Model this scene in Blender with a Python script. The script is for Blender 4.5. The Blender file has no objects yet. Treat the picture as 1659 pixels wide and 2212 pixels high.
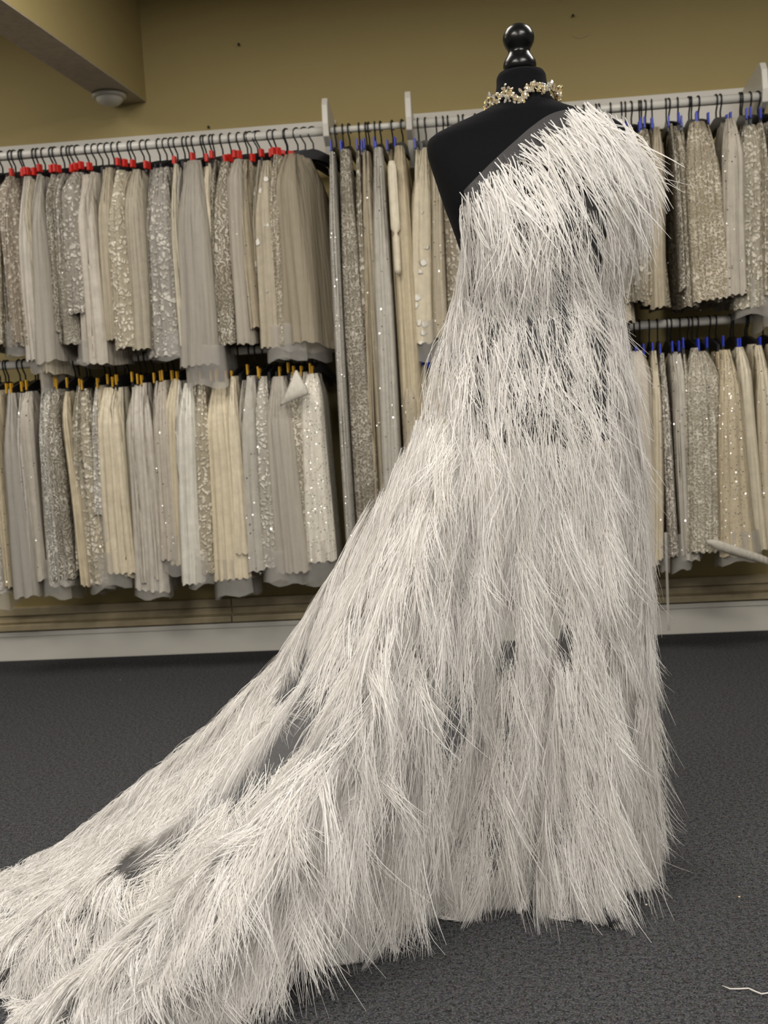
import bpy, bmesh, math, random
import numpy as np
from mathutils import Vector, Matrix

# ------------------------------------------------------------------ camera
F = 2300.0; CX, CY = 829.5, 1106.0
EYE = np.array([0.0, 0.0, 1.048])
YAW, PIT, ROL = math.radians(4.5), math.radians(4.75), math.atan(0.057)
fw = np.array([-math.sin(YAW)*math.cos(PIT), math.cos(YAW)*math.cos(PIT), -math.sin(PIT)])
r0 = np.cross(fw, [0, 0, 1]); r0 /= np.linalg.norm(r0); u0 = np.cross(r0, fw)
rt = r0*math.cos(ROL) - u0*math.sin(ROL)
up = u0*math.cos(ROL) + r0*math.sin(ROL)
def ray(x, y): return fw + rt*(x-CX)/F - up*(y-CY)/F
def at_y(x, y, Y): d = ray(x, y); return EYE + d*(Y/d[1])
def at_z(x, y, z): d = ray(x, y); return EYE + d*((z-EYE[2])/d[2])

scene = bpy.context.scene
col = scene.collection
cam_d = bpy.data.cameras.new('camera')
cam = bpy.data.objects.new('camera', cam_d); col.objects.link(cam)
cam.matrix_world = Matrix(((rt[0], up[0], -fw[0], EYE[0]), (rt[1], up[1], -fw[1], EYE[1]),
                           (rt[2], up[2], -fw[2], EYE[2]), (0, 0, 0, 1)))
cam_d.sensor_fit = 'VERTICAL'; cam_d.sensor_height = 36.0; cam_d.sensor_width = 27.0
cam_d.lens = F/2212.0*36.0
cam_d.clip_start = 0.05
cam_d.dof.use_dof = True; cam_d.dof.focus_distance = 2.16; cam_d.dof.aperture_fstop = 6.3
scene.camera = cam

# ------------------------------------------------------------------ light
world = bpy.data.worlds.new('world'); scene.world = world; world.use_nodes = True
world.node_tree.nodes['Background'].inputs[0].default_value = (1.0, 0.96, 0.90, 1)
world.node_tree.nodes['Background'].inputs[1].default_value = 0.20
def area(name, loc, sx, sy, power, color=(1.0, 0.955, 0.89)):
    d = bpy.data.lights.new(name, 'AREA'); d.shape = 'RECTANGLE'; d.size = sx; d.size_y = sy
    d.energy = power; d.color = color
    o = bpy.data.objects.new(name, d); col.objects.link(o); o.location = loc
    return o
area('ceiling_panel_light', (-1.35, 0.30, 3.02), 1.2, 0.6, 82)
area('ceiling_panel_light', (1.05, 0.30, 3.02), 1.2, 0.6, 76)
area('ceiling_panel_light', (-1.35, -1.70, 3.02), 1.2, 0.6, 105)
area('ceiling_panel_light', (1.05, -1.70, 3.02), 1.2, 0.6, 105)
area('ceiling_panel_light', (-0.85, 3.0, 3.02), 1.2, 0.6, 30)
area('ceiling_panel_light', (1.35, 3.0, 3.02), 1.2, 0.6, 36)
area('ceiling_panel_light', (-2.75, 3.5, 3.02), 1.2, 0.6, 26)
scene.view_settings.view_transform = 'Standard'
scene.view_settings.look = 'None'
scene.view_settings.gamma = 1.0
scene.view_settings.use_curve_mapping = False
scene.view_settings.exposure = 0.0
scene.cycles.transparent_max_bounces = 12
scene.cycles.max_bounces = 4
scene.cycles.diffuse_bounces = 3
scene.cycles.glossy_bounces = 2
scene.cycles.caustics_reflective = False
scene.cycles.caustics_refractive = False
scene.cycles.use_adaptive_sampling = True
scene.cycles.adaptive_threshold = 0.05

rng = np.random.default_rng(7)
random.seed(7)
WALL = 4.97

# ------------------------------------------------------------------ material helpers
def new_mat(name):
    m = bpy.data.materials.new(name); m.use_nodes = True
    nt = m.node_tree; nt.nodes.clear()
    out = nt.nodes.new('ShaderNodeOutputMaterial')
    b = nt.nodes.new('ShaderNodeBsdfPrincipled')
    nt.links.new(b.outputs[0], out.inputs[0])
    return m, nt, b, out
def N(nt, t, **kw):
    n = nt.nodes.new('ShaderNode'+t)
    for k, v in kw.items():
        if k.startswith('i_'):
            key = k[2:]
            key = int(key) if key.isdigit() else key.replace('_', ' ')
            n.inputs[key].default_value = v
        else: setattr(n, k, v)
    return n
def L(nt, a, b): nt.links.new(a, b)
def ramp(nt, fac, stops):
    r = nt.nodes.new('ShaderNodeValToRGB'); e = r.color_ramp.elements
    while len(e) < len(stops): e.new(0.5)
    for i, (p, c) in enumerate(stops):
        e[i].position = p; e[i].color = (c, c, c, 1) if isinstance(c, (int, float)) else (*c, 1)
    L(nt, fac, r.inputs[0]); return r.outputs[0]
def mixc(nt, fac, a, b, blend='MIX'):
    m = nt.nodes.new('ShaderNodeMix'); m.data_type = 'RGBA'; m.blend_type = blend
    for s, v in ((0, fac), (6, a), (7, b)):
        if hasattr(v, 'links'): L(nt, v, m.inputs[s])
        elif isinstance(v, (int, float)): m.inputs[s].default_value = v if s == 0 else (v, v, v, 1)
        else: m.inputs[s].default_value = (*v, 1)
    return m.outputs[2]
def math_(nt, op, a, b=0.0):
    m = nt.nodes.new('ShaderNodeMath'); m.operation = op
    for s, v in ((0, a), (1, b)):
        if hasattr(v, 'links'): L(nt, v, m.inputs[s])
        else: m.inputs[s].default_value = v
    return m.outputs[0]
def plain(name, color, rough=0.6, metal=0.0, bump=None, spec=0.5):
    m, nt, b, out = new_mat(name)
    b.inputs['Base Color'].default_value = (*color, 1); b.inputs['Roughness'].default_value = rough
    b.inputs['Metallic'].default_value = metal; b.inputs['Specular IOR Level'].default_value = spec
    if bump:
        tc = N(nt, 'TexCoord'); n = N(nt, 'TexNoise', i_Scale=bump[0]); L(nt, tc.outputs['Object'], n.inputs['Vector'])
        bp = N(nt, 'Bump', i_Strength=bump[1], i_Distance=bump[2]); L(nt, n.outputs[0], bp.inputs['Height'])
        L(nt, bp.outputs[0], b.inputs['Normal'])
        c = mixc(nt, ramp(nt, n.outputs[0], [(0.3, 0.0), (0.7, 1.0)]), tuple(x*0.88 for x in color), tuple(min(1, x*1.08) for x in color))
        L(nt, c, b.inputs['Base Color'])
    return m
MAT = {}
# tan emulsion wall with faint roller mottling
def wall_mat():
    m, nt, b, out = new_mat('tan_wall_paint')
    tc = N(nt, 'TexCoord')
    n1 = N(nt, 'TexNoise', i_Scale=1.6, i_Detail=4.0); n2 = N(nt, 'TexNoise', i_Scale=160.0, i_Detail=2.0)
    L(nt, tc.outputs['Object'], n1.inputs['Vector']); L(nt, tc.outputs['Object'], n2.inputs['Vector'])
    c = mixc(nt, ramp(nt, n1.outputs[0], [(0.3, 0.0), (0.7, 1.0)]), (0.385, 0.305, 0.128), (0.415, 0.33, 0.14))
    L(nt, c, b.inputs['Base Color']); b.inputs['Roughness'].default_value = 0.75
    bp = N(nt, 'Bump', i_Strength=0.15, i_Distance=0.002); L(nt, n2.outputs[0], bp.inputs['Height']); L(nt, bp.outputs[0], b.inputs['Normal'])
    return m
MAT['wall'] = wall_mat()
MAT['beam'] = plain('grey_beam_paint', (0.42, 0.36, 0.27), 0.7, bump=(40, 0.1, 0.002))
def carpet_mat():
    m, nt, b, out = new_mat('charcoal_carpet')
    tc = N(nt, 'TexCoord')
    n1 = N(nt, 'TexNoise', i_Scale=95.0, i_Detail=5.0, i_Roughness=0.8)
    n2 = N(nt, 'TexNoise', i_Scale=260.0, i_Detail=2.0)
    n3 = N(nt, 'TexNoise', i_Scale=2.5, i_Detail=4.0)
    v = N(nt, 'TexVoronoi', i_Scale=170.0)
    for n in (n1, n2, n3, v): L(nt, tc.outputs['Object'], n.inputs['Vector'])
    f1 = ramp(nt, n1.outputs[0], [(0.42, 0.0), (0.58, 1.0)])
    c = mixc(nt, f1, (0.0062, 0.0064, 0.0072), (0.060, 0.0605, 0.065))
    c = mixc(nt, ramp(nt, n2.outputs[0], [(0.50, 0.0), (0.66, 0.85)]), c, (0.118, 0.118, 0.122))
    tint = mixc(nt, 0.25, (0.05, 0.05, 0.05), v.outputs['Color'])
    c = mixc(nt, 0.10, c, mixc(nt, 1.0, tint, 0.30, 'MULTIPLY'))
    c = mixc(nt, ramp(nt, n3.outputs[0], [(0.35, 0.0), (0.7, 0.22)]), c, (0.052, 0.052, 0.054))
    L(nt, c, b.inputs['Base Color']); b.inputs['Roughness'].default_value = 0.95; b.inputs['Specular IOR Level'].default_value = 0.1
    h = math_(nt, 'ADD', n1.outputs[0], n2.outputs[0])
    bp = N(nt, 'Bump', i_Strength=0.6, i_Distance=0.004); L(nt, h, bp.inputs['Height']); L(nt, bp.outputs[0], b.inputs['Normal'])
    return m
MAT['carpet'] = carpet_mat()
MAT['white_paint'] = plain('white_gloss_paint', (0.68, 0.65, 0.58), 0.4)
MAT['rail'] = plain('white_rail_enamel', (0.74, 0.72, 0.66), 0.25)
MAT['trunk'] = plain('beige_trunking', (0.50, 0.41, 0.25), 0.4, bump=(20, 0.05, 0.001))
MAT['black_plastic'] = plain('black_plastic', (0.012, 0.012, 0.013), 0.35)
MAT['red_plastic'] = plain('red_plastic', (0.55, 0.02, 0.012), 0.35)
MAT['blue_plastic'] = plain('blue_plastic', (0.012, 0.03, 0.42), 0.35)
MAT['amber_plastic'] = plain('amber_plastic', (0.55, 0.30, 0.02), 0.35)
MAT['jersey'] = plain('black_jersey', (0.0045, 0.0045, 0.0055), 1.0, bump=(600, 0.15, 0.0008), spec=0.14)
MAT['lacquer'] = plain('black_lacquer', (0.004, 0.004, 0.004), 0.26, spec=0.35)
MAT['steel'] = plain('dark_steel', (0.03, 0.03, 0.032), 0.35, 0.4)
MAT['gold'] = plain('pale_gold_wire', (0.80, 0.62, 0.32), 0.25, 1.0)
MAT['frost'] = plain('frosted_plastic', (0.55, 0.52, 0.45), 0.35)
MAT['nail'] = plain('dark_nail', (0.05, 0.04, 0.03), 0.5, 0.5)
def crystal_mat():
    m, nt, b, out = new_mat('champagne_crystal')
    oi = N(nt, 'ObjectInfo')
    c = mixc(nt, oi.outputs['Random'], (0.85, 0.66, 0.34), (0.95, 0.91, 0.82))
    L(nt, c, b.inputs['Base Color']); b.inputs['Roughness'].default_value = 0.08
    b.inputs['Metallic'].default_value = 0.75
    return m
MAT['crystal'] = crystal_mat()

def tulle_mat(name, color, alpha, holes=900.0):
    m, nt, b, out = new_mat(name)
    b.inputs['Base Color'].default_value = (*color, 1); b.inputs['Roughness'].default_value = 0.6
    b.inputs['Specular IOR Level'].default_value = 0.2
    tl = N(nt, 'BsdfTranslucent'); tl.inputs[0].default_value = (*color, 1)
    mx0 = N(nt, 'MixShader'); mx0.inputs[0].default_value = 0.35
    L(nt, b.outputs[0], mx0.inputs[1]); L(nt, tl.outputs[0], mx0.inputs[2])
    tr = N(nt, 'BsdfTransparent'); mx = N(nt, 'MixShader')
    tc = N(nt, 'TexCoord'); v = N(nt, 'TexNoise', i_Scale=9.0, i_Detail=3.0); L(nt, tc.outputs['Object'], v.inputs['Vector'])
    L(nt, ramp(nt, v.outputs[0], [(0.25, alpha*0.8), (0.75, min(1, alpha*1.25))]), mx.inputs[0])
    L(nt, tr.outputs[0], mx.inputs[1]); L(nt, mx0.outputs[0], mx.inputs[2]); L(nt, mx.outputs[0], out.inputs[0])
    return m
MAT['gown_tulle'] = tulle_mat('gown_tulle', (0.82, 0.80, 0.80), 0.098)
MAT['hem_tulle'] = tulle_mat('hem_tulle', (0.66, 0.63, 0.58), 0.42)

def feather_mat():
    m, nt, b, out = new_mat('white_ostrich_barb')
    at = N(nt, 'Attribute'); at.attribute_name = 'tone'
    c = mixc(nt, at.outputs['Fac'], (0.80, 0.77, 0.73), (0.93, 0.91, 0.885))
    L(nt, c, b.inputs['Base Color']); b.inputs['Roughness'].default_value = 0.55; b.inputs['Specular IOR Level'].default_value = 0.25
    tl = N(nt, 'BsdfTranslucent'); L(nt, c, tl.inputs[0])
    mx = N(nt, 'MixShader'); mx.inputs[0].default_value = 0.45
    L(nt, b.outputs[0], mx.inputs[1]); L(nt, tl.outputs[0], mx.inputs[2]); L(nt, mx.outputs[0], out.inputs[0])
    return m
MAT['feather'] = feather_mat()

# fabrics: the base colour comes from the object's own colour
def fabric_mat(style):
    m, nt, b, out = new_mat('fabric_'+style)
    oi = N(nt, 'ObjectInfo'); tc = N(nt, 'TexCoord')
    add = N(nt, 'VectorMath', operation='ADD'); sc = N(nt, 'VectorMath', operation='SCALE'); sc.inputs['Scale'].default_value = 37.0
    comb = N(nt, 'CombineXYZ')
    for i in range(3): L(nt, oi.outputs['Random'], comb.inputs[i])
    L(nt, comb.outputs[0], sc.inputs[0]); L(nt, tc.outputs['Object'], add.inputs[0]); L(nt, sc.outputs[0], add.inputs[1])
    P = add.outputs[0]
    base = oi.outputs['Color']
    def tex(t, **kw):
        n = N(nt, t, **kw); L(nt, P, n.inputs['Vector']); return n
    b.inputs['Roughness'].default_value = 0.55; b.inputs['Specular IOR Level'].default_value = 0.25
    weave = tex('TexNoise', i_Scale=28.0, i_Detail=5.0, i_Roughness=0.7)
    colr = mixc(nt, ramp(nt, weave.outputs[0], [(0.3, 0.0), (0.7, 1.0)]), base, mixc(nt, 1.0, base, 0.80, 'MULTIPLY'))
    mp = N(nt, 'Mapping'); mp.inputs['Scale'].default_value = (1.0, 1.0, 0.035); L(nt, P, mp.inputs['Vector'])
    pleat = N(nt, 'TexNoise', i_Scale=75.0, i_Detail=3.0); L(nt, mp.outputs[0], pleat.inputs['Vector'])
    pb = N(nt, 'Bump', i_Strength=0.75, i_Distance=0.010); L(nt, pleat.outputs[0], pb.inputs['Height'])
    height = weave.outputs[0]; bs, bd = 0.3, 0.003; alpha = None
    if style in ('lace', 'cord', 'leaf'):
        scale = {'lace': 52.0, 'cord': 56.0, 'leaf': 26.0}[style]
        wob = tex('TexNoise', i_Scale=scale*0.5, i_Detail=2.0)
        d = N(nt, 'VectorMath', operation='SCALE'); d.inputs['Scale'].default_value = 0.06 if style != 'lace' else 0.045
        L(nt, wob.outputs['Color'], d.inputs[0])
        p2 = N(nt, 'VectorMath', operation='ADD'); L(nt, P, p2.inputs[0]); L(nt, d.outputs[0], p2.inputs[1])
        if style == 'leaf':
            w = N(nt, 'TexWave', i_Scale=20.0, i_Distortion=18.0, i_Detail=3.0); w.inputs['Detail Scale'].default_value = 1.3
            L(nt, p2.outputs[0], w.inputs['Vector']); mask = ramp(nt, w.outputs['Fac'], [(0.45, 0.0), (0.62, 1.0)]); height = w.outputs['Fac']
        else:
            v = N(nt, 'TexVoronoi', feature='DISTANCE_TO_EDGE' if style == 'cord' else 'F1', i_Scale=scale)
            L(nt, p2.outputs[0], v.inputs['Vector'])
            if style == 'cord': mask = ramp(nt, v.outputs[0], [(0.05, 1.0), (0.16, 0.0)])
            else: mask = ramp(nt, v.outputs[0], [(0.30, 1.0), (0.55, 0.0)])
            height = mask
        big = tex('TexNoise', i_Scale=7.0, i_Detail=2.0)
        mask = math_(nt, 'MULTIPLY', mask, ramp(nt, big.outputs[0], [(0.32, 0.25), (0.58, 1.0)]))
        colr = mixc(nt, mask, mixc(nt, 1.0, colr, 0.60, 'MULTIPLY'), mixc(nt, 0.42, base, (0.82, 0.79, 0.72)))
        bs, bd = 0.7, 0.006
    if style == 'floral':
        v = tex('TexVoronoi', i_Scale=19.0); v2 = tex('TexNoise', i_Scale=60.0, i_Detail=3.0)
        f = math_(nt, 'ADD', v.outputs['Distance'], math_(nt, 'MULTIPLY', v2.outputs[0], 0.28))
        mask = ramp(nt, f, [(0.36, 1.0), (0.44, 0.0)])
        sel = ramp(nt, v.outputs['Color'], [(0.45, 0.0), (0.5, 1.0)])
        mask = math_(nt, 'MULTIPLY', mask, sel)
        colr = mixc(nt, mask, colr, (0.74, 0.71, 0.64)); height = mask; bs, bd = 0.8, 0.008
    if style in ('satin',):
        b.inputs['Roughness'].default_value = 0.38; b.inputs['Specular IOR Level'].default_value = 0.5
        st = tex('TexNoise', i_Scale=5.0, i_Detail=3.0); height = st.outputs[0]; bs, bd = 0.5, 0.03
    if style in ('bead', 'sequin', 'lace', 'cord', 'leaf'):
        dens = {'bead': 0.86, 'sequin': 0.45, 'lace': 0.975, 'cord': 0.965, 'leaf': 0.96}[style]
        v = tex('TexVoronoi', i_Scale=115.0 if style == 'sequin' else 80.0)
        dot = ramp(nt, v.outputs['Distance'], [(0.28, 1.0), (0.34, 0.0)])
        sel = N(nt, 'SeparateColor'); L(nt, v.outputs['Color'], sel.inputs[0])
        pick = math_(nt, 'GREATER_THAN', sel.outputs[0], dens)
        spark = math_(nt, 'MULTIPLY', dot, pick)
        colr = mixc(nt, spark, colr, (0.95, 0.93, 0.88))
        L(nt, spark, b.inputs['Metallic'])
        rr = ramp(nt, spark, [(0.0, 0.55), (1.0, 0.20)]); L(nt, rr, b.inputs['Roughness'])
        nv = N(nt, 'VectorMath', operation='SUBTRACT'); L(nt, v.outputs['Color'], nv.inputs[0]); nv.inputs[1].default_value = (0.5, 0.5, 0.5)
        ns = N(nt, 'VectorMath', operation='SCALE'); L(nt, nv.outputs[0], ns.inputs[0]); L(nt, math_(nt, 'MULTIPLY', spark, 1.6), ns.inputs['Scale'])
        bp = N(nt, 'Bump', i_Strength=bs, i_Distance=bd); L(nt, height, bp.inputs['Height']); L(nt, pb.outputs[0], bp.inputs['Normal'])
        na = N(nt, 'VectorMath', operation='ADD'); L(nt, bp.outputs[0], na.inputs[0]); L(nt, ns.outputs[0], na.inputs[1])
        nn = N(nt, 'VectorMath', operation='NORMALIZE'); L(nt, na.outputs[0], nn.inputs[0]); L(nt, nn.outputs[0], b.inputs['Normal'])
    else:
        bp = N(nt, 'Bump', i_Strength=bs, i_Distance=bd); L(nt, height, bp.inputs['Height']); L(nt, pb.outputs[0], bp.inputs['Normal']); L(nt, bp.outputs[0], b.inputs['Normal'])
    L(nt, colr, b.inputs['Base Color'])
    if style == 'tulle':
        tr = N(nt, 'BsdfTransparent'); mx = N(nt, 'MixShader')
        L(nt, ramp(nt, weave.outputs[0], [(0.3, 0.62), (0.7, 0.85)]), mx.inputs[0])
        L(nt, tr.outputs[0], mx.inputs[1]); L(nt, b.outputs[0], mx.inputs[2]); L(nt, mx.outputs[0], out.inputs[0])
    return m
FAB = {s: fabric_mat(s) for s in ('lace', 'cord', 'leaf', 'floral', 'satin', 'bead', 'sequin', 'tulle', 'plain')}

# ------------------------------------------------------------------ object helpers
def link(o, parent=None):
    col.objects.link(o)
    if parent is not None: o.parent = parent
    return o
def mesh_obj(name, verts, faces, mat, parent=None, smooth=False):
    me = bpy.data.meshes.new(name); me.from_pydata([tuple(map(float, v)) for v in verts], [], faces); me.update()
    if mat: me.materials.append(mat)
    if smooth: me.polygons.foreach_set('use_smooth', [True]*len(me.polygons))
    return link(bpy.data.objects.new(name, me), parent)
def bm_obj(name, bm, mat, parent=None, smooth=False):
    me = bpy.data.meshes.new(name); bm.to_mesh(me); bm.free()
    if mat: me.materials.append(mat)
    if smooth: me.polygons.foreach_set('use_smooth', [True]*len(me.polygons))
    return link(bpy.data.objects.new(name, me), parent)
def empty(name, loc=(0, 0, 0)):
    o = bpy.data.objects.new(name, None); o.location = loc; o.empty_display_size = 0.05
    return link(o)
def tag(o, label, cat=None, group=None):
    o['label'] = label
    if cat: o['category'] = cat
    if group: o['group'] = group
    return o
def struct(o): o['kind'] = 'structure'; return o
def box_bm(x0, x1, y0, y1, z0, z1, bevel=0.0):
    bm = bmesh.new(); bmesh.ops.create_cube(bm, size=1.0)
    for v in bm.verts:
        v.co = Vector(((x0+x1)/2 + v.co.x*(x1-x0), (y0+y1)/2 + v.co.y*(y1-y0), (z0+z1)/2 + v.co.z*(z1-z0)))
    if bevel: bmesh.ops.bevel(bm, geom=list(bm.edges), offset=bevel, segments=2, affect='EDGES', profile=0.6)
    return bm
def tube_data(pts, radius, n=8, closed=False):
    pts = [np.asarray(p, float) for p in pts]; V = []; Fc = []
    m = len(pts); prev = None
    for i, p in enumerate(pts):
        a = pts[(i-1) % m] if (closed or i > 0) else p; b = pts[(i+1) % m] if (closed or i < m-1) else p
        t = b-a; t /= np.linalg.norm(t)+1e-12
        ref = prev if prev is not None else (np.array([0, 0, 1.0]) if abs(t[2]) < 0.9 else np.array([1.0, 0, 0]))
        s = np.cross(t, ref); s /= np.linalg.norm(s)+1e-12; q = np.cross(s, t); prev = q
        rr = radius[i] if hasattr(radius, '__len__') else radius
        for k in range(n):
            an = 2*math.pi*k/n; V.append(p + rr*(math.cos(an)*s + math.sin(an)*q))
    for i in range(m if closed else m-1):
        j = (i+1) % m
        for k in range(n): Fc.append((i*n+k, i*n+(k+1) % n, j*n+(k+1) % n, j*n+k))
    if not closed:
        Fc.append(tuple(range(n-1, -1, -1))); Fc.append(tuple((m-1)*n+k for k in range(n)))
    return V, Fc
def tube(name, pts, radius, mat, parent=None, n=8, closed=False):
    V, Fc = tube_data(pts, radius, n, closed); return mesh_obj(name, V, Fc, mat, parent, True)
def lathe(name, prof, mat, parent=None, n=40, center=(0, 0)):
    V, Fc = [], []
    for (r, z) in prof:
        for k in range(n): a = 2*math.pi*k/n; V.append((center[0]+r*math.cos(a), center[1]+r*math.sin(a), z))
    for i in range(len(prof)-1):
        for k in range(n): Fc.append((i*n+k, i*n+(k+1) % n, (i+1)*n+(k+1) % n, (i+1)*n+k))
    Fc.append(tuple(range(n-1, -1, -1))); Fc.append(tuple((len(prof)-1)*n+k for k in range(n)))
    return mesh_obj(name, V, Fc, mat, parent, True)
ORD = ['', 'first', 'second', 'third', 'fourth', 'fifth', 'sixth', 'seventh', 'eighth', 'ninth', 'tenth', 'eleventh', 'twelfth',
       'thirteenth', 'fourteenth', 'fifteenth', 'sixteenth', 'seventeenth', 'eighteenth', 'nineteenth', 'twentieth']
TENS = ['', '', 'twenty', 'thirty', 'forty', 'fifty', 'sixty', 'seventy', 'eighty']
def ordinal(n):
    if n <= 20: return ORD[n]
    t, u = divmod(n, 10)
    return (TENS[t][:-1]+'ieth') if u == 0 else TENS[t]+'-'+ORD[u]

# ------------------------------------------------------------------ room
struct(bm_obj('floor', box_bm(-6, 6, -3, WALL+0.3, -0.1, 0.0), MAT['carpet']))
CEIL = 3.08
struct(bm_obj('wall_back', box_bm(-6, 6, WALL, WALL+0.2, 0, CEIL), MAT['wall']))
struct(bm_obj('ceiling', box_bm(-6, 6, -3, WALL+0.2, CEIL, CEIL+0.1), MAT['white_paint']))
# ceiling beam, running obliquely out of the back wall
zb = 2.593
p1 = at_z(318, 219, zb); p2 = at_z(63, 39, zb); q1 = at_z(241, 227, zb)
dirb = (p2-p1); dirb[2] = 0; dirb /= np.linalg.norm(dirb)
end = p1 + dirb*5.0; wb = q1-p1; wb[2] = 0; wb = np.array([q1[0]-p1[0], 0, 0])
start = p1 - dirb*((p1[1]-WALL)/dirb[1])
V = []
for z in (zb, CEIL):
    for p in (start, end, end+wb, start+wb): V.append((p[0], p[1], z))
beam = struct(mesh_obj('trim_1', V, [(3, 2, 1, 0), (4, 5, 6, 7), (0, 1, 5, 4), (1, 2, 6, 5), (2, 3, 7, 6), (3, 0, 4, 7)], MAT['wall']))
sof = struct(mesh_obj('soffit_board', [(p[0], p[1], zz) for zz in (zb-0.006, zb-0.0005) for p in (start, end, end+wb, start+wb)],
     [(3, 2, 1, 0), (4, 5, 6, 7), (0, 1, 5, 4), (1, 2, 6, 5), (2, 3, 7, 6), (3, 0, 4, 7)], MAT['beam'], beam))
# round ceiling sensor on the underside of the beam
c = at_z(236, 205, zb-0.01)
det = empty('smoke_detector', (c[0], c[1], zb-0.006))
lathe('base', [(0.060, 0.0), (0.075, -0.004), (0.075, -0.014), (0.066, -0.018)], MAT['frost'], det, 28)
lathe('dome', [(0.060, -0.016), (0.058, -0.030), (0.044, -0.044), (0.022, -0.050), (0.002, -0.051)], MAT['frost'], det, 28)
tag(det, 'round pale smoke detector on the underside of the ceiling beam', 'detector')
# baseboard and trunking along the back wall
JX = at_y(505, 1380, WALL-0.03)[0]
bb = struct(bm_obj('baseboard_back', box_bm(-6, 6, WALL-0.022, WALL, 0, 0.118, 0.003), MAT['white_paint']))
struct(bm_obj('cap_strip', box_bm(-6, 6, WALL-0.03, WALL, 0.119, 0.142, 0.004), MAT['white_paint'], bb))
tk = struct(bm_obj('trim_2', box_bm(-6, 6, WALL-0.014, WALL, 0.150, 0.262), MAT['trunk']))
for x0, x1 in ((-6, JX-0.002), (JX+0.002, 6)):
    for z0, z1, dp in ((0.150, 0.180, 0.046), (0.186, 0.218, 0.026), (0.222, 0.262, 0.036)):
        struct(bm_obj('trunking_cover', box_bm(x0, x1, WALL-dp, WALL-0.012, z0, z1, 0.005), MAT['trunk'], tk))
# marks on the wall
for (x, y, lab) in ((517, 98, 'dark nail left in the tan wall above the red-clipped hangers'), (1237, 36, 'dark nail in the tan wall right of the mannequin finial'),
                    (452, 276, 'tiny nail in the tan wall just above the left rail')):
    p = at_y(x, y, WALL); n = lathe('wall_nail', [(0.0025, 0.0), (0.0025, 0.012), (0.006, 0.013), (0.006, 0.016)], MAT['nail'], None, 10)
    n.matrix_world = Matrix.Translation(Vector(p)) @ Matrix.Rotation(math.radians(90), 4, 'X')
    tag(n, lab, 'nail')
pts = [at_y(1236+i*6, 77+5*math.sin(i*0.6), WALL-0.002) for i in range(7)]  # scratch in the wall paint, built as a thin wavy tube
tag(tube('scratch_on_wall', pts, 0.0016, MAT['trunk'], None, 5), 'short brown thread on the wall right of the finial', 'scratch')

# ------------------------------------------------------------------ rails
RY = WALL-0.30
ZU, ZL = 2.312, 1.402
BT = at_y(650, 265, WALL-0.022)[2]
def rail_x(pxx, pyy): return at_y(pxx, pyy, RY)[0]
def make_rail(xa, xb, z, label, brackets, batten=True, r=0.019):
    o = empty('garment_rail', ((xa+xb)/2, RY, z)); mx = (xa+xb)/2
    tube('tube', [(xa-mx, 0, 0), (xb-mx, 0, 0)], r, MAT['rail'], o, 16)
    if batten:
        bm = box_bm(xa-mx, xb-mx, 0.30-0.022, 0.30, -0.03, BT-z, 0.003); bm_obj('wall_batten', bm, MAT['white_paint'], o)
    for bx in brackets:
        prof = [(0.30, -0.20), (0.10, -0.16), (0.02, -0.06), (-0.035, -0.03), (-0.045, 0.02), (-0.035, 0.10), (-0.01, 0.135), (0.03, 0.14), (0.30, 0.10)]
        V, n = [], len(prof)
        for dx in (-0.013, 0.013):
            for (y, z2) in prof: V.append((bx-mx+dx, y, z2))
        Fc = [tuple(range(n-1, -1, -1)), tuple(range(n, 2*n))] + [(i, (i+1) % n, n+(i+1) % n, n+i) for i in range(n)]
        b = mesh_obj('bracket', V, Fc, MAT['white_paint'], o)
        md = b.modifiers.new('bev', 'BEVEL'); md.width = 0.004; md.segments = 2
    tag(o, label, 'clothes rail')
    return o
XB1, XB2, XB3 = rail_x(712, 280), rail_x(884, 268), rail_x(1648, 205)
make_rail(-3.4, XB1, ZU, 'white upper rail on the left holding the red-clipped hangers', [XB1-0.013])
make_rail(-3.4, XB1, ZL, 'white lower rail on the left hidden behind the amber-clipped hangers', [XB1-0.013], False)
make_rail(XB1+0.002, XB2-0.015, ZU, 'short middle rail between two white brackets holding long fabrics', [], False, 0.014)
make_rail(XB2, XB3, ZU, 'white upper rail on the right behind the feathered shoulder', [XB2, XB3])
make_rail(XB2, XB3, ZL, 'white lower rail on the right holding the blue-clipped hangers', [], False)

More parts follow.
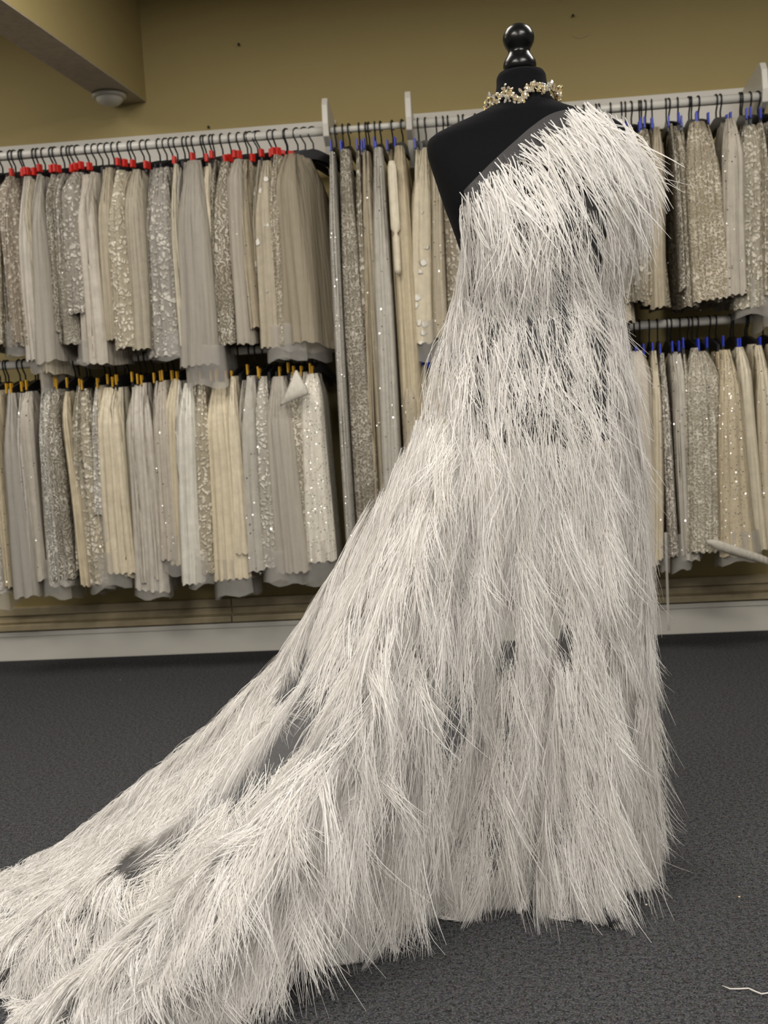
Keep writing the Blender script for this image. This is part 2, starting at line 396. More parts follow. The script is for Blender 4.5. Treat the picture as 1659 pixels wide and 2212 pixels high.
# ------------------------------------------------------------------ hangers and fabrics
def hanger_meshes():
    out = {}
    R = 0.0225
    # hook: over the rail and down to the neck
    pts = [(0, R*math.cos(a), R*math.sin(a)) for a in np.linspace(math.radians(-35), math.radians(180), 12)]
    pts += [(0, -R*0.9, -0.018), (0, -R*0.4, -0.034), (0, 0, -0.048), (0, 0, -0.078)]
    V, Fc = tube_data(pts, 0.0036, 6); out['hook'] = (V, Fc)
    # shoulders: a shallow arch of flat section, along y
    ys = np.linspace(-0.115, 0.21, 13); V, Fc = [], []
    for y in ys:
        t = abs(y)/0.20; z = -0.070 - 0.075*t**1.25; h = 0.044*(1-0.45*t); w = 0.0055
        V += [(-w, y, z-h), (w, y, z-h), (w, y, z), (-w, y, z)]
    for i in range(len(ys)-1):
        for k in range(4): Fc.append((i*4+k, i*4+(k+1) % 4, (i+1)*4+(k+1) % 4, (i+1)*4+k))
    Fc += [(3, 2, 1, 0), tuple(len(V)-4+k for k in range(4))]; out['shoulders'] = (V, Fc)
    # coloured size clip on the neck
    bm = box_bm(-0.0065, 0.0065, -0.126, -0.100, -0.116, -0.082, 0.003)
    me = bpy.data.meshes.new('size_clip'); bm.to_mesh(me); bm.free(); out['clip'] = me
    res = {}
    for k in ('hook', 'shoulders'):
        me = bpy.data.meshes.new(k); me.from_pydata([tuple(map(float, v)) for v in out[k][0]], [], out[k][1]); me.update(); me.materials.append(MAT['black_plastic'])
        me.polygons.foreach_set('use_smooth', [k == 'hook']*len(me.polygons)); res[k] = me
    bm = box_bm(-0.0032, 0.0032, -0.124, -0.104, -0.124, -0.080, 0.0015); me2 = bpy.data.meshes.new('size_clip'); bm.to_mesh(me2); bm.free()
    for cname in ('red', 'blue', 'amber'):
        me = (out['clip'] if cname == 'red' else me2).copy(); me.materials.append(MAT[cname+'_plastic']); res[cname] = me
    return res
HM = hanger_meshes()
def put_hanger(x, z, phi, clip, label, group, drop=0.0, has=True):
    o = empty('clip_hanger', (x, RY, z)); o.rotation_euler = (0, 0, phi)
    link(bpy.data.objects.new('hook', HM['hook']), o)
    link(bpy.data.objects.new('shoulders', HM['shoulders']), o)
    if has: c_ = link(bpy.data.objects.new('size_clip', HM[clip]), o); c_.location = (0, 0, drop)
    tag(o, label, 'hanger', group); return o

def fabric_grid(L_, t, wf, wbk, flare, seed, nrow=18, top=0.06, ridge=3, v0=0.0, v1=1.0, ragged=0.02, grow=1.0, tent=0.16):
    """closed folded length of cloth; local x across, y depth (front is -y), z down from 0"""
    g = np.random.default_rng(seed)
    ph = g.uniform(0, 6.28, 8); lean = g.normal(0, 0.018); slant = g.normal(0, 0.012); slant2 = g.normal(0, 0.12); nb = ridge
    nf, ns = 6*nb+1, 7
    V = []
    vs = np.linspace(v0, v1, nrow)
    for v in vs:
        open_ = min(1.0, 0.22 + 0.78*math.sin(min(1, v/tent)*math.pi/2))
        tt = t*(0.30+0.70*open_)*(1+flare*v)*grow; a_f = wf*(0.55+0.45*open_)*(1+0.12*flare*v); a_b = wbk*(1.5*open_-0.5)
        a_f = max(a_f, 0.02); a_b = max(a_b, -0.06); amp = (0.006+0.008*v)*(1.0 if v0 == 0 else 0.35)
        cx = lean*v + 0.006*math.sin(ph[0]+3.1*v)*v
        ring = []
        # front pleats from -x to +x
        for i in range(nf):
            s = -1+2*i/(nf-1); pl = abs(math.sin((s+1)*0.5*math.pi*nb + 0.25*math.sin(ph[1]+4*v)))
            depth = amp*(0.6+0.4*math.sin(ph[2]+i*1.7))*1.5
            y = -a_f - depth*(pl-0.6) + 0.025*abs(s)**3
            xx = cx + s*tt + 0.0025*math.sin(ph[3]+i*2.1+5*v)
            ring.append((xx, y))
        def side(sg):
            r = []
            for k in range(1, ns):
                q = k/ns; y = -a_f + q*(a_f+a_b); rip = 0.30*t*math.sin(ph[4+(sg > 0)]+q*9+2*v)*(0.4+0.6*v)
                r.append((cx + sg*(tt*(1-0.35*q)) + rip*0.6, y))
            return r
        ring += side(1); ring.append((cx, a_b)); ring += side(-1)[::-1]
        zr = []
        for i, (xx, y) in enumerate(ring):
            rag = L_*(v**5)*(slant*(xx/max(tt, 0.01))*0.5 + slant2*y*0.6 + 0.006*math.sin(ph[6]+i*1.3))*(ragged/0.02)
            V.append((xx, y, -L_*v + rag - (0.10*max(0, abs(y)-0.02))*(1-v)*0.6))
        n = len(ring)
    Fc = []
    for i in range(nrow-1):
        for k in range(n): Fc.append((i*n+k, i*n+(k+1) % n, (i+1)*n+(k+1) % n, (i+1)*n+k))
    if v0 == 0.0: Fc.append(tuple(range(n-1, -1, -1)))
    return V, Fc

TONES = {'ivory': (0.62, 0.56, 0.43), 'cream': (0.66, 0.59, 0.445), 'taupe': (0.43, 0.38, 0.29), 'grey': (0.53, 0.49, 0.425),
         'white': (0.69, 0.655, 0.57), 'champagne': (0.54, 0.46, 0.32), 'blush': (0.60, 0.52, 0.42), 'silver': (0.48, 0.45, 0.39)}
STYLE = {'lace': 'floral lace', 'cord': 'corded lace', 'leaf': 'embroidered', 'floral': 'flower-appliqued', 'satin': 'satin', 'bead': 'beaded',
         'sequin': 'sequinned', 'tulle': 'sheer tulle', 'plain': 'plain netted'}
NS = {}
serial = [100]
def put_row(key, slabs, zrail, clip, rowname, order_from='left', dy=0.0, hang=0.112, thin=True):
    """slabs: (px0, px1 on the rail, style, tone, bottom_py, flare, phi_deg, hem)"""
    items = []
    for (x0, x1, st, tone, bot, flare, phi, hem) in slabs:
        n = max(1, round((x1-x0)/13.0)); c = (x0+x1)/2
        for k in range(n):
            xx = x0 + (k+0.5)*(x1-x0)/n
            items.append((xx, (x1-x0), st, tone, bot, flare, phi, hem, k == n//2))
    items.sort(key=lambda t: t[0])
    tot = len(items)
    for idx, (xx, w, st, tone, bot, flare, phi, hem, main) in enumerate(items):
        serial[0] += 1; g = random.Random(serial[0])
        pyr = 330-0.074*xx if zrail > 2 else 800-0.074*xx
        X = rail_x(xx, pyr)
        ph = math.radians(phi*1.25 + g.uniform(-8, 10)); X += g.gauss(0, 0.006)
        no = ordinal(idx+1) if order_from == 'left' else ordinal(tot-idx)
        has = g.random() < (0.74 if clip == 'red' else 0.88)
        what = f'black hanger with {clip} clip' if has else 'plain black hanger'
        put_hanger(X, zrail, -ph, clip, f'{what}, {no} from the {order_from} on {rowname}', f'hangers on {rowname}', g.uniform(-0.012, 0.012), has)
        # bottom height from the photograph's hem line
        xb = X; zbm = at_y(xx+20, bot, RY-0.12)[2]
        Ln = (zrail-hang) - zbm
        if not main: Ln *= g.uniform(0.93, 0.99)
        t = (w/482.0*0.5*1.28) if main else 0.009+g.random()*0.006
        wf = 0.175 if main else 0.160+g.uniform(-0.02, 0.025)
        V, Fc = fabric_grid(Ln, t, wf, 0.10, flare if main else flare*0.5, serial[0], ridge=max(2, min(6, int(round(w/11)))) if main else 2, tent=g.uniform(0.14, 0.42))
        o = mesh_obj('fabric_length', V, Fc, FAB[st], None, True)
        o.location = (X, RY-0.012+g.uniform(-0.03, 0.02)-(0.05 if flare > 1 and main else 0), zrail-hang+g.uniform(-0.02, 0.008)); o.rotation_euler = (0, 0, -ph*0.6)
        base = TONES[tone]; k = g.uniform(0.90, 1.08); wv = g.uniform(-0.004, 0.018)
        o.color = (min(1, base[0]*k+wv), base[1]*k, max(0, base[2]*k-wv), 1)
        full = f'{tone} {STYLE[st]} fabric, {no} from the {order_from} on {rowname}'
        tag(o, full, 'fabric', f'fabrics on {rowname}')
        if main and hem > 0:
            Vh, Fh = fabric_grid(Ln+hem, t*0.90, wf*0.975, 0.09, flare*1.25+0.1, serial[0]+5000, nrow=6, v0=(Ln-0.10)/(Ln+hem), v1=1.0, ridge=1, ragged=0.03)
            mesh_obj('tulle_hem', Vh, Fh, MAT['hem_tulle'], o, True)
ROW_A = [(-24, 26, 'lace', 'ivory', 745, .3, 8, 0), (28, 62, 'lace', 'blush', 750, .2, 8, 0.05), (64, 92, 'satin', 'grey', 775, .2, 10, 0.03), (94, 104, 'plain', 'ivory', 790, .1, 8, 0.1),
         (106, 126, 'tulle', 'grey', 775, .9, 14, 0), (128, 162, 'cord', 'taupe', 745, .3, 14, 0), (164, 196, 'lace', 'grey', 680, .2, 20, 0), (198, 236, 'satin', 'grey', 775, .3, 22, 0.02),
         (240, 268, 'plain', 'taupe', 735, .1, 14, 0), (271, 298, 'lace', 'cream', 752, .3, 16, 0), (300, 332, 'plain', 'taupe', 745, .1, 18, 0), (340, 388, 'lace', 'grey', 760, .3, 20, 0.02),
         (390, 404, 'plain', 'ivory', 745, .1, 10, 0), (406, 452, 'tulle', 'grey', 800, .4, 12, 0.08), (454, 474, 'plain', 'ivory', 735, .1, 10, 0), (476, 506, 'leaf', 'taupe', 735, .3, 14, 0),
         (508, 534, 'tulle', 'grey', 740, .1, 14, 0), (536, 572, 'bead', 'taupe', 738, .2, 34, 0), (574, 606, 'floral', 'taupe', 745, .2, 24, 0.04), (608, 630, 'cord', 'champagne', 742, .2, 20, 0.02),
         (634, 678, 'tulle', 'taupe', 755, .7, 38, 0.05)]
put_row('A', ROW_A, ZU, 'red', 'the upper left rail')
ROW_B = [(-20, 14, 'lace', 'white', 1275, .4, 4, 0.04), (16, 30, 'bead', 'champagne', 1265, .2, 4, 0.02), (34, 60, 'tulle', 'grey', 1285, .7, 6, 0), (62, 88, 'bead', 'grey', 1240, .2, 4, 0),
         (106, 132, 'leaf', 'white', 1255, .8, 4, 0.08), (134, 154, 'leaf', 'taupe', 1235, .4, 6, 0.04), (156, 170, 'satin', 'champagne', 1250, .2, 4, 0), (172, 204, 'lace', 'ivory', 1245, .3, 4, 0.08),
         (216, 230, 'lace', 'white', 1110, .2, 6, 0.14), (232, 272, 'satin', 'cream', 1230, .3, 4, 0.05), (276, 292, 'plain', 'ivory', 1240, .2, 4, 0), (294, 338, 'satin', 'grey', 1265, .3, 4, 0.03),
         (340, 368, 'bead', 'grey', 1200, .3, 4, 0.08), (370, 398, 'plain', 'cream', 1230, .3, 4, 0), (400, 430, 'satin', 'white', 1235, .3, 6, 0.04), (432, 456, 'lace', 'cream', 1240, .2, 6, 0),
         (458, 510, 'plain', 'cream', 1245, .25, 4, 0.08), (512, 530, 'satin', 'cream', 1195, .4, 8, 0), (534, 560, 'bead', 'silver', 1225, .3, 8, 0), (562, 588, 'lace', 'white', 1225, .4, 8, 0.04),
         (590, 632, 'tulle', 'grey', 1225, .4, 8, 0.05), (634, 664, 'leaf', 'ivory', 1195, .4, 10, 0.10), (666, 700, 'sequin', 'white', 1205, .5, 12, 0.08)]
put_row('B', ROW_B, ZL, 'amber', 'the lower left rail')
ROW_C = [(716, 730, 'sequin', 'silver', 1290, .1, 10, 0), (732, 764, 'cord', 'taupe', 1270, .15, 6, 0), (766, 780, 'lace', 'taupe', 1270, .1, 6, 0), (782, 802, 'bead', 'taupe', 1260, .15, 6, 0),
         (804, 832, 'bead', 'silver', 1250, .15, 6, 0), (840, 868, 'plain', 'champagne', 1240, .15, 10, 0)]
put_row('C', ROW_C, ZU, 'blue', 'the short middle rail')
ROW_D1 = [(898, 926, 'floral', 'ivory', 735, .8, 6, 0.06), (930, 945, 'bead', 'taupe', 735, .5, 2, 0), (950, 975, 'lace', 'taupe', 735, .5, 2, 0), (980, 1012, 'plain', 'champagne', 735, .3, 2, 0),
          (1020, 1058, 'lace', 'ivory', 730, .3, 2, 0), (1064, 1100, 'satin', 'grey', 730, .3, 2, 0), (1112, 1150, 'bead', 'taupe', 725, .3, 2, 0), (1158, 1196, 'leaf', 'ivory', 725, .3, 0, 0), (1204, 1244, 'cord', 'champagne', 720, .3, 0, 0), (1254, 1300, 'plain', 'taupe', 720, .3, 0, 0)]
put_row('D1', ROW_D1, ZU, 'blue', 'the rail behind the bare shoulder')
ROW_D2 = [(1318, 1352, 'lace', 'taupe', 655, .3, 0, 0), (1356, 1390, 'lace', 'champagne', 655, .3, 0, 0), (1396, 1416, 'plain', 'taupe', 660, .2, 0, 0), (1432, 1452, 'leaf', 'taupe', 665, .3, -2, 0),
          (1462, 1512, 'cord', 'champagne', 662, .25, -3, 0), (1534, 1566, 'bead', 'silver', 660, .2, -5, 0), (1586, 1626, 'lace', 'ivory', 650, .4, -3, 0.06), (1634, 1668, 'leaf', 'ivory', 660, .4, -8, 0.1)]
put_row('D2', ROW_D2, ZU, 'blue', 'the upper right rail', 'right')
ROW_E1 = [(868, 892, 'bead', 'taupe', 1230, .2, 6, 0), (896, 920, 'plain', 'taupe', 1225, .2, 4, 0), (925, 960, 'bead', 'champagne', 1220, .2, 4, 0),
          (968, 1006, 'lace', 'white', 1220, .2, 4, 0), (1016, 1054, 'satin', 'cream', 1215, .2, 2, 0), (1064, 1104, 'leaf', 'ivory', 1215, .2, 2, 0), (1114, 1154, 'plain', 'grey', 1210, .2, 0, 0), (1164, 1206, 'cord', 'ivory', 1210, .2, 0, 0), (1216, 1258, 'bead', 'silver', 1210, .2, 0, 0), (1268, 1330, 'plain', 'champagne', 1205, .2, 0, 0)]
put_row('E1', ROW_E1, ZL, 'blue', 'the lower rail beside the gown')
ROW_E2 = [(1352, 1388, 'plain', 'grey', 1215, .1, 0, 0), (1394, 1410, 'bead', 'ivory', 1210, .1, 0, 0), (1412, 1426, 'leaf', 'grey', 1190, .1, 0, 0.06), (1430, 1456, 'bead', 'silver', 1195, .2, 0, 0.05),
          (1462, 1512, 'cord', 'ivory', 1190, .15, -2, 0), (1524, 1552, 'sequin', 'champagne', 1190, 1.1, -3, 0.05), (1570, 1592, 'plain', 'ivory', 1185, .3, -3, 0.03), (1600, 1624, 'bead', 'ivory', 1180, .4, -4, 0),
          (1644, 1672, 'sequin', 'champagne', 1180, .3, -4, 0)]
put_row('E2', ROW_E2, ZL, 'blue', 'the lower right rail', 'right')

# ------------------------------------------------------------------ mannequin
MY = 2.25
X0 = at_y(1121, 105, MY)[0]
def axis_x(z): return X0 + (1.80-z)*0.022
def z_of(py): return at_y(1121+(py-105)*0.058, py, MY)[2]
PROF = [  # photo row, half width px, front depth, back depth
    (157, 40, .038, .038), (160, 47, .046, .046), (168, 51, .050, .050), (185, 52, .052, .052), (205, 56, .056, .056), (220, 60, .060, .060), (232, 70, .068, .066), (244, 92, .076, .074),
    (257, 127, .084, .082), (270, 162, .088, .086), (281, 188, .092, .088), (291, 202, .095, .088), (302, 206, .098, .090), (325, 205, .106, .094), (360, 197, .122, .100), (400, 187, .138, .104),
    (440, 177, .148, .104), (480, 165, .146, .100), (530, 152, .130, .094), (580, 143, .114, .090), (630, 140, .106, .090), (690, 146, .110, .100), (760, 157, .118, .112), (840, 168, .124, .120), (900, 172, .126, .120),
    (935, 170, .124, .118), (952, 164, .118, .112), (960, 150, .105, .100)]
BZ = np.array([z_of(p[0]) for p in PROF]); BA = np.array([p[1]/1022.0 for p in PROF]); BF = np.array([p[2] for p in PROF]); BB = np.array([p[3] for p in PROF])
def body_at(z):
    zz = BZ[::-1]
    return np.interp(z, zz, BA[::-1]), np.interp(z, zz, BF[::-1]), np.interp(z, zz, BB[::-1])
def body_f(p):
    """<0 inside the torso"""
    if p[2] > BZ[0] or p[2] < BZ[-1]: return 1.0
    a, bf, bb = body_at(p[2]); dx = (p[0]-axis_x(p[2]))/a; dy = p[1]-MY
    return abs(dx)**2.3 + (abs(dy)/(bf if dy < 0 else bb))**2.3 - 1.0
def march(px, py, off=0.012):
    d = ray(px, py)
    for Y in np.arange(MY-0.20, MY+0.02, 0.002):
        p = EYE + d*(Y/d[1])
        if body_f(p) < 0: return EYE + d*((Y-off)/d[1])
    return EYE + d*((MY-0.01)/d[1])
man = empty('dress_form', (axis_x(0), MY, 0)); MO = np.array([axis_x(0), MY, 0])
V, Fc = [], []; NB = 56
zs = np.interp(np.linspace(0, len(BZ)-1, 90), np.arange(len(BZ)), BZ)
for z in zs:
    a, bf, bb = body_at(z)
    for k in range(NB):
        an = 2*math.pi*k/NB; c, s = math.cos(an), math.sin(an); e = 2/2.3
        y = math.copysign(abs(s)**e, s)*(bb if s > 0 else bf)
        V.append(np.array([axis_x(z)+a*math.copysign(abs(c)**e, c), MY+y, z])-MO)
for i in range(len(zs)-1):
    for k in range(NB): Fc.append((i*NB+(k+1) % NB, i*NB+k, (i+1)*NB+k, (i+1)*NB+(k+1) % NB))
Fc += [tuple(range(NB)), tuple(reversed([(len(zs)-1)*NB+k for k in range(NB)]))]
mesh_obj('torso', V, Fc, MAT['jersey'], man, True)
def loc_prof(rows): return [(r/1022.0, z_of(py)) for py, r in rows]
kx = axis_x(1.8)-MO[0]
lathe('finial', loc_prof([(159, 26), (155, 31), (149, 34), (142, 34.5), (134, 33), (126, 29), (119, 24.5), (113, 22.2), (107, 24), (101, 28), (93, 31.5), (84, 32.8), (75, 31.5), (66, 27.5), (58, 20), (53.5, 12), (51.5, 4)]), MAT['lacquer'], man, 40, (kx, 0))
lathe('stand_pole', [(0.017, 0.10), (0.017, 0.55), (0.021, 0.552), (0.021, 0.60), (0.014, 0.602), (0.014, BZ[-1]+0.01)], MAT['steel'], man, 18, (0.012, 0))
lathe('stand_hub', [(0.03, 0.075), (0.034, 0.09), (0.034, 0.13), (0.022, 0.15)], MAT['steel'], man, 20, (0.012, 0))
for a in (-72, 48, 168):
    c, s = math.cos(math.radians(a)), math.sin(math.radians(a))
    pts = [(0.012+c*r, s*r, z) for r, z in ((0.02, 0.11), (0.06, 0.10), (0.12, 0.06), (0.145, 0.030), (0.165, 0.016))]
    lg = tube('leg', pts, [0.013, 0.013, 0.012, 0.012, 0.012], MAT['steel'], man, 10)
tag(man, 'black jersey dress form with glossy turned finial, wearing the feather gown', 'mannequin')

# necklace round the neck
neck = empty('crystal_necklace', (axis_x(1.68), MY, z_of(222)))
NO = np.array([axis_x(1.68), MY, z_of(222)])
def neck_pt(th, k=0.0, rad=0.0):
    wob = 0.006*math.sin(5*th+0.6) + k*0.010*math.sin(9*th+1.3*k)
    r = 0.071 + rad
    sl = 0.010*math.cos(th)
    return np.array([r*math.cos(th)*1.02, r*math.sin(th)*1.0, wob + sl])
for k in (1, -1, 0.4):
    tube('wire', [neck_pt(t, k, 0.002*k) for t in np.linspace(0, 2*math.pi, 120, endpoint=False)], 0.0013, MAT['gold'], neck, 5, True)
def gem_mesh(name, n, r, h):
    bm = bmesh.new(); bmesh.ops.create_uvsphere(bm, u_segments=n, v_segments=4, radius=r)
    for v in bm.verts: v.co.z *= h
    me = bpy.data.meshes.new(name); bm.to_mesh(me); bm.free(); me.materials.append(MAT['crystal']); return me
G1, G2 = gem_mesh('crystal', 6, 0.0034, 1.8), gem_mesh('crystal', 7, 0.0031, 1.0)
for i in range(260):
    th = rng.uniform(0, 2*math.pi) if i > 200 else -math.pi/2 + rng.normal(0, 1.0)
    p = neck_pt(th, rng.choice([-1, 1, 0.4]), 0.004) + np.array([0, 0, rng.normal(0, 0.006)])
    o = bpy.data.objects.new('crystal', G1 if rng.random() < 0.55 else G2); link(o, neck); o.location = p
    o.rotation_euler = (rng.normal(0, 0.5), rng.normal(0, 0.5), rng.uniform(0, 6)); s = rng.uniform(0.75, 1.2); o.scale = (s, s, s)
tag(neck, 'pale gold choker of clustered crystals around the black neck', 'necklace')

# ------------------------------------------------------------------ feather gown
GUIDES = [
 [(990,425),(1000,520),(985,640),(925,850),(865,975),(790,1110),(705,1270),(615,1410),(490,1550),(330,1680),(120,1835),(-150,1975)],
 [(1005,408),(1012,500),(1005,640),(960,850),(915,985),(855,1130),(785,1290),(700,1450),(585,1610),(440,1770),(250,1930),(-60,2120)],
 [(1040,372),(1040,490),(1030,640),(995,860),(965,1000),(915,1150),(855,1320),(785,1490),(690,1660),(560,1840),(400,2020),(150,2260)],
 [(1075,338),(1070,480),(1065,640),(1035,870),(1015,1010),(975,1170),(930,1340),(875,1520),(800,1700),(710,1870),(615,2025),(505,2172)],
 [(1115,302),(1110,470),(1105,640),(1085,880),(1065,1020),(1040,1180),(1010,1350),(970,1530),(915,1710),(860,1870),(795,1975),(735,2055)],
 [(1150,272),(1150,470),(1150,640),(1140,880),(1130,1030),(1120,1190),(1105,1360),(1085,1540),(1060,1700),(1030,1840),(1006,1912),(980,1968)],
 [(1190,246),(1200,460),(1205,640),(1205,890),(1200,1030),(1200,1190),(1195,1360),(1185,1540),(1175,1700),(1165,1830),(1147,1890),(1125,1932)],
 [(1235,236),(1255,460),(1255,640),(1262,890),(1265,1030),(1272,1190),(1275,1360),(1275,1540),(1270,1700),(1262,1840),(1255,1930),(1245,1982)],
 [(1285,244),(1305,450),(1295,640),(1310,890),(1322,1030),(1335,1190),(1340,1360),(1342,1540),(1345,1700),(1340,1830),(1332,1900),(1322,1935)],
 [(1332,256),(1368,430),(1335,620),(1362,880),(1380,1030),(1395,1190),(1400,1360),(1400,1540),(1406,1680),(1406,1780),(1396,1835),(1384,1862)],
]
DEPTH0 = [2.25, None, None, None, None, None, None, None, None, 2.25]
HEMZ = [0.006, 0.006, 0.006, 0.006, 0.006, 0.012, 0.035, 0.01, 0.01, 0.01]
G = []
for gi, g in enumerate(GUIDES):
    pts = []
    hem = at_z(*g[-1], HEMZ[gi]); d_hem = hem[1]
    for ri, (x, y) in enumerate(g):
        if ri <= 3:
            p = march(x, y) if DEPTH0[gi] is None else at_y(x, y, DEPTH0[gi])
            if gi == 1 and ri >= 2: p = at_y(x, y, 2.20)
            if gi == 2 and ri == 3: p = at_y(x, y, 2.14)
        pts.append(p) if ri <= 3 else None
    d3 = pts[3][1]
    for ri in range(4, 12):
        s = (ri-3)/8.0
        d = d3 + (d_hem-d3)*(s**0.9)
        if gi == 0: d = 2.25 + (2.62-2.25)*min(1, s*1.15)
        p = at_y(*g[ri], d) if ri < 11 else hem
        if gi == 0 and ri == 11: p = at_z(*g[ri], HEMZ[0])
        if p[2] < 0.006: p = at_z(*g[ri], 0.006)
        pts.append(p)
    G.append(pts)
# two more guides wrap behind the right-hand side
for k, (dxm, dym) in enumerate(((-0.04, 0.13), (-0.16, 0.20))):
    src = G[9]; G.append([np.array([p[0]+((0.014-0.05*k) if i < 2 else dxm*(0.8+0.3*i/11)), p[1]+dym*(0.55 if i < 4 else 0.55+0.6*(i-3)/8), p[2]-(0.0 if i else 0.0)]) for i, p in enumerate(src)])
G = np.array(G)                                  # guides x rows x 3
def resample(A, n, axis):
    A = np.moveaxis(A, axis, 0); m = A.shape[0]
    t = np.linspace(0, m-1, n); i = np.clip(np.floor(t).astype(int), 0, m-2); fr = (t-i)[(...,)+(None,)*(A.ndim-1)]
    P0 = A[np.clip(i-1, 0, m-1)]; P1 = A[i]; P2 = A[i+1]; P3 = A[np.clip(i+2, 0, m-1)]
    out = 0.5*((2*P1)+(-P0+P2)*fr+(2*P0-5*P1+4*P2-P3)*fr**2+(-P0+3*P1-3*P2+P3)*fr**3)
    return np.moveaxis(out, 0, axis)
NU, NV = 221, 150
S = resample(resample(G, NU, 0), NV, 1)
def normals(S):
    du = np.gradient(S, axis=0); dv = np.gradient(S, axis=1)
    n = np.cross(du, dv); n /= np.linalg.norm(n, axis=2, keepdims=True)+1e-12
    return n, du, dv
nrm, du, dv = normals(S)
if nrm[NU//2, NV//2, 1] > 0: nrm = -nrm
UU, VV = np.meshgrid(np.linspace(0, 1, NU), np.linspace(0, 1, NV), indexing='ij')
fold = (np.sin(UU*68+1.6*np.sin(UU*7)+1.2*VV) + 0.55*np.sin(UU*121+1.0+2*VV))
ampl = 0.024*np.clip((VV-0.30)/0.5, 0, 1)*np.clip(1.25-UU*0.7, 0.5, 1.2)
edge = np.clip(UU/0.03, 0, 1)
S = S + nrm*(fold*ampl*edge)[..., None]
S[..., 2] = np.maximum(S[..., 2], 0.004)
nrm, du, dv = normals(S)
if nrm[NU//2, NV//2, 1] > 0: nrm = -nrm
gown = empty('feather_gown', (axis_x(0), MY, 0))
Fc = []
for i in range(NU-1):
    for j in range(NV-1): Fc.append((i*NV+j, i*NV+j+1, (i+1)*NV+j+1, (i+1)*NV+j))
mesh_obj('tulle_panel', (S.reshape(-1, 3)-MO), Fc, MAT['gown_tulle'], gown, True)
tag(gown, 'white one-shoulder ostrich feather gown with a long train on the carpet', 'dress')

# smooth value noise on (u,v) for density
def vnoise(u, v, fu, fv, seed):
    g = np.random.default_rng(seed); T = g.random((64, 64))
    a, b = u*fu, v*fv; i, j = np.floor(a).astype(int), np.floor(b).astype(int); fa, fb = a-i, b-j
    fa, fb = fa*fa*(3-2*fa), fb*fb*(3-2*fb)
    t = lambda p, q: T[p % 64, q % 64]
    return (t(i, j)*(1-fa)+t(i+1, j)*fa)*(1-fb)+(t(i, j+1)*(1-fa)+t(i+1, j+1)*fa)*fb
def sample(A, u, v):
    a, b = u*(NU-1), v*(NV-1); i = np.clip(a.astype(int), 0, NU-2); j = np.clip(b.astype(int), 0, NV-2); fa, fb = (a-i)[:, None], (b-j)[:, None]
    return (A[i, j]*(1-fa)+A[i+1, j]*fa)*(1-fb)+(A[i, j+1]*(1-fa)+A[i+1, j+1]*fa)*fb
cell = np.linalg.norm(np.cross(du, dv), axis=2)
# tufts: where, how dense
NT = 3700
w = cell.copy()
w *= np.where(VV < 0.075, 0.0, 1.0)
w[UU > 0.90] *= 0.35
w *= 1+0.9*np.clip((0.30-UU)/0.1, 0, 1)*np.clip((VV-0.6)/0.15, 0, 1)
cdf = np.cumsum(w.ravel()); cdf /= cdf[-1]
pick = np.searchsorted(cdf, rng.random(NT*3))
pu, pv = UU.ravel()[pick]+rng.uniform(-.5, .5, NT*3)/NU, VV.ravel()[pick]+rng.uniform(-.5, .5, NT*3)/NV
pu, pv = np.clip(pu, 0, 1), np.clip(pv, 0, 0.985)
dn = 0.55*vnoise(pu, pv, 26, 5, 3)+0.45*vnoise(pu, pv, 48, 11, 4)
thr = np.where(pv < 0.305, 2.0, 0.20)
keep = dn > thr
# bare channels between the ridges
for (gu, gv0, gv1, gw) in ((0.088, 0.50, 0.90, 0.024), (0.045, 0.52, 0.68, 0.016), (0.155, 0.60, 0.84, 0.014), (0.364, 0.54, 0.70, 0.014), (0.545, 0.40, 0.58, 0.018), (0.44, 0.48, 0.60, 0.010), (0.30, 0.68, 0.84, 0.010), (0.47, 0.62, 0.80, 0.010), (0.22, 0.56, 0.70, 0.010)):
    k_ = np.clip(1-np.abs((pv-(gv0+gv1)/2)/((gv1-gv0)/2))**3, 0, 1)
    keep &= ~((np.abs(pu-gu-0.006*np.sin(pv*30)) < gw*k_) & (vnoise(pu, pv, 3, 22, 9) > 0.25))
idx = np.nonzero(keep)[0][:NT]; pu, pv = pu[idx], pv[idx]

